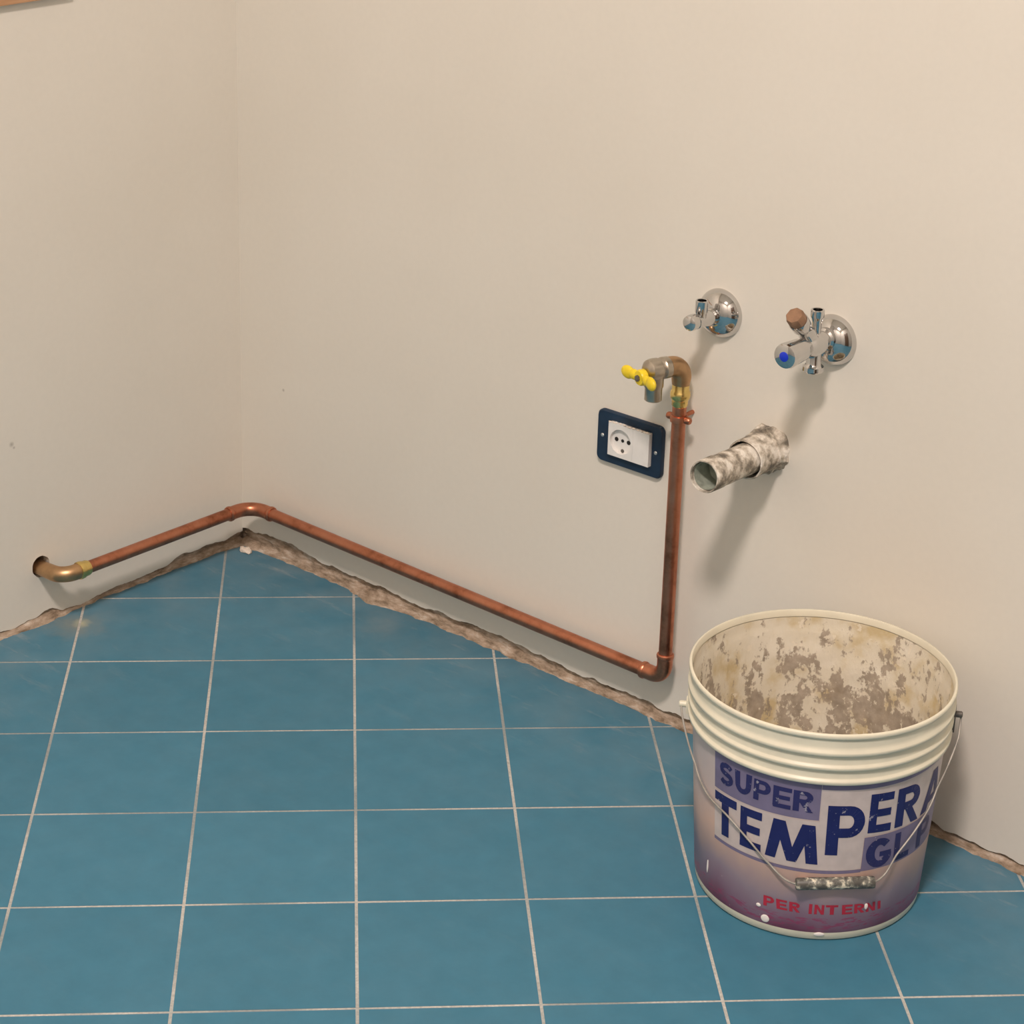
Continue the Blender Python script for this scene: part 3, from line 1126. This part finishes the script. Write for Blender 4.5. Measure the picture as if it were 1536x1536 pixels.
def letter(ch, quad, mat, dr, parent):
    (tl, tr, br, bl) = quad

    def mp(x, y):
        t0 = (tl[0] + (tr[0] - tl[0]) * x, tl[1] + (tr[1] - tl[1]) * x)
        b0 = (bl[0] + (br[0] - bl[0]) * x, bl[1] + (br[1] - bl[1]) * x)
        return (b0[0] + (t0[0] - b0[0]) * y, b0[1] + (t0[1] - b0[1]) * y)
    return print_patch('letter', [[mp(x, y) for x, y in p] for p in GLY[ch]], mat, dr, parent, 0.00005)


# printed panels
print_patch('white_panel', [[(-109.9, 97.5), (-34.3, 97.5), (-34.3, 141.2), (22.5, 141.2), (22.5, 203.2), (-55.5, 203.2), (-55.5, 162.2), (-109.9, 160.6)]], M['print_white'], 0.0006, lb)
print_patch('violet_panel', [[(-109.9, 162.6), (-55.9, 164.2), (-55.9, 214.6), (-109.9, 214.6)]], M['print_violet'], 0.0006, lb)
print_patch('violet_panel', [[(-34.1, 94.0), (22.5, 94.0), (22.5, 139.6), (-34.1, 139.6)]], M['print_violet'], 0.0006, lb)
print_patch('violet_band', [[(-109.9, 93.0), (-34.1, 93.0), (-34.1, 97.2), (-109.9, 97.2)]], M['print_violet'], 0.0006, lb)
print_patch('violet_band', [[(-55.7, 205.4), (22.5, 205.4), (22.5, 214.6), (-55.7, 214.6)]], M['print_violet'], 0.0006, lb)

LETTERS = [
    ('S', ((-106.1, 202.5), (-97.6, 203.0), (-97.6, 175.0), (-106.1, 173.0)), 'print_slate'),
    ('U', ((-96.5, 202.0), (-87.4, 203.0), (-88.0, 175.5), (-95.9, 174.0)), 'print_slate'),
    ('P', ((-86.2, 201.5), (-78.0, 201.8), (-78.2, 174.5), (-86.5, 174.2)), 'print_slate'),
    ('E', ((-76.9, 201.0), (-68.5, 201.0), (-68.8, 173.2), (-77.1, 172.8)), 'print_slate'),
    ('R', ((-67.8, 200.7), (-59.2, 200.6), (-59.0, 173.5), (-67.9, 173.5)), 'print_slate'),
    ('T', ((-109.5, 158.5), (-95.2, 159.5), (-95.0, 106.5), (-109.4, 104.0)), 'print_navy'),
    ('E', ((-92.9, 158.3), (-81.6, 158.8), (-81.7, 105.6), (-93.0, 105.3)), 'print_navy'),
    ('M', ((-79.4, 157.8), (-56.0, 156.8), (-54.8, 105.0), (-79.5, 105.4)), 'print_navy'),
    ('P', ((-52.4, 185.0), (-35.4, 184.2), (-34.2, 118.0), (-52.0, 118.8)), 'print_navy'),
    ('E', ((-33.4, 197.4), (-21.6, 196.0), (-21.1, 143.4), (-33.1, 145.4)), 'print_navy'),
    ('R', ((-19.3, 196.2), (-5.0, 194.8), (-3.2, 142.0), (-18.8, 143.8)), 'print_navy'),
    ('A', ((-1.0, 195.5), (18.5, 195.0), (19.5, 143.0), (-1.0, 143.2)), 'print_navy'),
    ('G', ((-32.7, 136.0), (-19.0, 134.5), (-18.2, 95.5), (-32.1, 96.2)), 'print_slate'),
    ('L', ((-17.2, 135.2), (-7.0, 134.8), (-6.0, 96.5), (-16.4, 96.8)), 'print_slate'),
    ('P', ((-1.0, 134.0), (12.0, 133.4), (12.6, 97.0), (0.3, 97.2)), 'print_slate'),
    ('P', ((-79.1, 50.3), (-73.8, 50.6), (-73.5, 36.8), (-79.0, 36.4)), 'print_red'),
    ('E', ((-72.8, 50.1), (-67.5, 50.2), (-67.1, 37.0), (-72.3, 36.8)), 'print_red'),
    ('R', ((-66.4, 50.0), (-61.4, 50.0), (-61.1, 36.9), (-66.1, 36.9)), 'print_red'),
    ('I', ((-57.1, 50.5), (-55.2, 50.5), (-55.2, 36.9), (-57.1, 36.9)), 'print_red'),
    ('N', ((-54.3, 50.2), (-49.7, 50.1), (-49.6, 37.0), (-54.3, 37.0)), 'print_red'),
    ('T', ((-49.0, 50.0), (-43.0, 49.9), (-42.9, 36.8), (-48.8, 36.9)), 'print_red'),
    ('E', ((-41.2, 49.6), (-35.9, 49.4), (-35.5, 36.2), (-40.8, 36.5)), 'print_red'),
    ('R', ((-35.0, 49.0), (-29.8, 48.4), (-29.2, 35.6), (-34.6, 36.2)), 'print_red'),
    ('N', ((-28.9, 47.8), (-23.6, 47.0), (-23.1, 35.0), (-28.3, 35.3)), 'print_red'),
    ('I', ((-22.4, 46.5), (-20.2, 46.0), (-19.6, 34.8), (-21.7, 35.0)), 'print_red'),
]
for ch, quad, mt in LETTERS:
    letter(ch, quad, M[mt], 0.0009 if mt != 'print_red' else 0.0008, lb)

# dried splashes on the label
for (th, z, r1, r2) in ((-77.8, 18.8, .0052, .0050), (-81.5, 34.5, .0030, .0024), (-28.6, 43.5, .0022, .0042), (-51, 9.5, .0062, .0026), (-116, 45, .0012, .009)):
    c = on_cone(th, z, 0.0009)
    n_ = Vector((cos(radians(th)), sin(radians(th)), 0))
    t_ = Vector((-n_.y, n_.x, 0))
    b = MB()
    ellipsoid(b, c, t_, n_, up, r1, 0.0011, r2, 18, 8)
    b.out('paint_splash', M['drop'], bk)

# bail handle: two ears, wire and grip
HT = (212.0, 32.0)
for th in HT:
    a = radians(th)
    n_ = Vector((cos(a), sin(a), 0))
    t_ = Vector((-n_.y, n_.x, 0))
    b = MB()
    dz = -0.0200 if th > 100 else 0.0
    pts = [(-0.006, -0.010), (0.006, -0.010), (0.007, 0.0), (0.006, 0.008), (-0.006, 0.008), (-0.007, 0.0)] if th > 100 else [(-0.008, -0.020), (0.008, -0.020), (0.010, 0.0), (0.008, 0.016), (-0.008, 0.016), (-0.010, 0.0)]
    b.prism(pts, lambda x, z, t: BC + n_ * (0.1490 + t) + t_ * x + up * (0.2355 + dz + z), 0.0, 0.0065)
    b.lathe([(0.0038, 0.0), (0.0038, 0.0085), (0.0028, 0.0095)], BC + n_ * 0.1545 + up * (0.2355 + dz), n_, 20)
    b.out('ear', M['cream'] if th > 100 else M['dark_metal_and_shade'], bk)  # right ear coloured dark for the shadow it stands in

wz = [(-148, 215), (-143.8, 205), (-136.2, 184), (-129.5, 168.5), (-125.2, 159), (-119.7, 151), (-113.4, 145), (-105.7, 141), (-98.4, 135.5), (-87.8, 119.5), (-77.5, 97.9), (-70.5, 86.0), (-66.8, 82.6), (-63.5, 82.0)]
wz2 = [(-28.5, 83.0), (-25.0, 85.0), (-21.3, 90.5), (-14.8, 109.4), (-2.9, 133.2), (7.7, 152), (17, 178), (26, 207), (31.4, 226), (32, 234)]


def smooth_path(ctrl, n_=6):
    out = []
    for i in range(len(ctrl) - 1):
        p = [ctrl[max(i - 1, 0)], ctrl[i], ctrl[i + 1], ctrl[min(i + 2, len(ctrl) - 1)]]
        for k in range(n_):
            t = k / n_
            out.append(tuple(0.5 * (2 * p[1][d] + (p[2][d] - p[0][d]) * t + (2 * p[0][d] - 5 * p[1][d] + 4 * p[2][d] - p[3][d]) * t * t + (-p[0][d] + 3 * p[1][d] - 3 * p[2][d] + p[3][d]) * t ** 3) for d in (0, 1)))
    out.append(ctrl[-1])
    return out


def wire_pt(th, z):
    extra = 0.0035 + (0.0105 if z > 212 else 0.0105 * max(0, (z - 165) / 47.0))
    g = max(0.0, 1 - abs(th + 46) / 30.0)
    return on_cone(th, z, extra + 0.010 * min(1, g * 1.6))


b = MB()
for ctrl in (wz, wz2):
    b.tube([wire_pt(a, z) for a, z in smooth_path(ctrl)], 0.0012, 10)
ga, gb = wire_pt(-63.5, 82.0), wire_pt(-28.5, 83.0)
b.tube([ga, gb], 0.0016, 10)
b.out('handle_wire', M['steel'], bk)
gdv = (gb - ga).normalized()
gl = (gb - ga).length
MB().lathe([(0.0030, -0.001), (0.0064, 0.0), (0.0070, 0.002), (0.0070, gl - 0.002), (0.0064, gl), (0.0030, gl + 0.001)], ga, gdv, 20).out('handle_grip', M['grip'], bk)

# ------------------------------------------------------------------ debris
def chunk(name, c, size, seed, label, cat, mat):
    b_ = MB()
    v_, f_ = [], []
    bm = bmesh.new()
    bmesh.ops.create_icosphere(bm, subdivisions=2, radius=1)
    for q in bm.verts:
        k = 1 + 0.45 * fbm(q.co.x * 1.4 + seed, q.co.y * 1.4, q.co.z * 1.4, 3)
        q.co = Vector((q.co.x * size[0] * k, q.co.y * size[1] * k, max(q.co.z, -0.35) * size[2] * k))
    zmin = min(q.co.z for q in bm.verts)
    v_ = [Vector((q.co.x, q.co.y, q.co.z - zmin)) + Vector(c) for q in bm.verts]
    f_ = [tuple(q.index for q in fa.verts) for fa in bm.faces]
    bm.free()
    o_ = make(name, v_, f_, mat, None, smooth=False, origin=c)
    o_['label'] = label
    o_['category'] = cat
    return o_


chunk('plaster_chip', (0.028, -0.020, 0.0002), (0.013, 0.007, 0.005), 3.0, 'pale chip of broken plaster lying on the tiles in the room corner', 'debris', M['chip'])
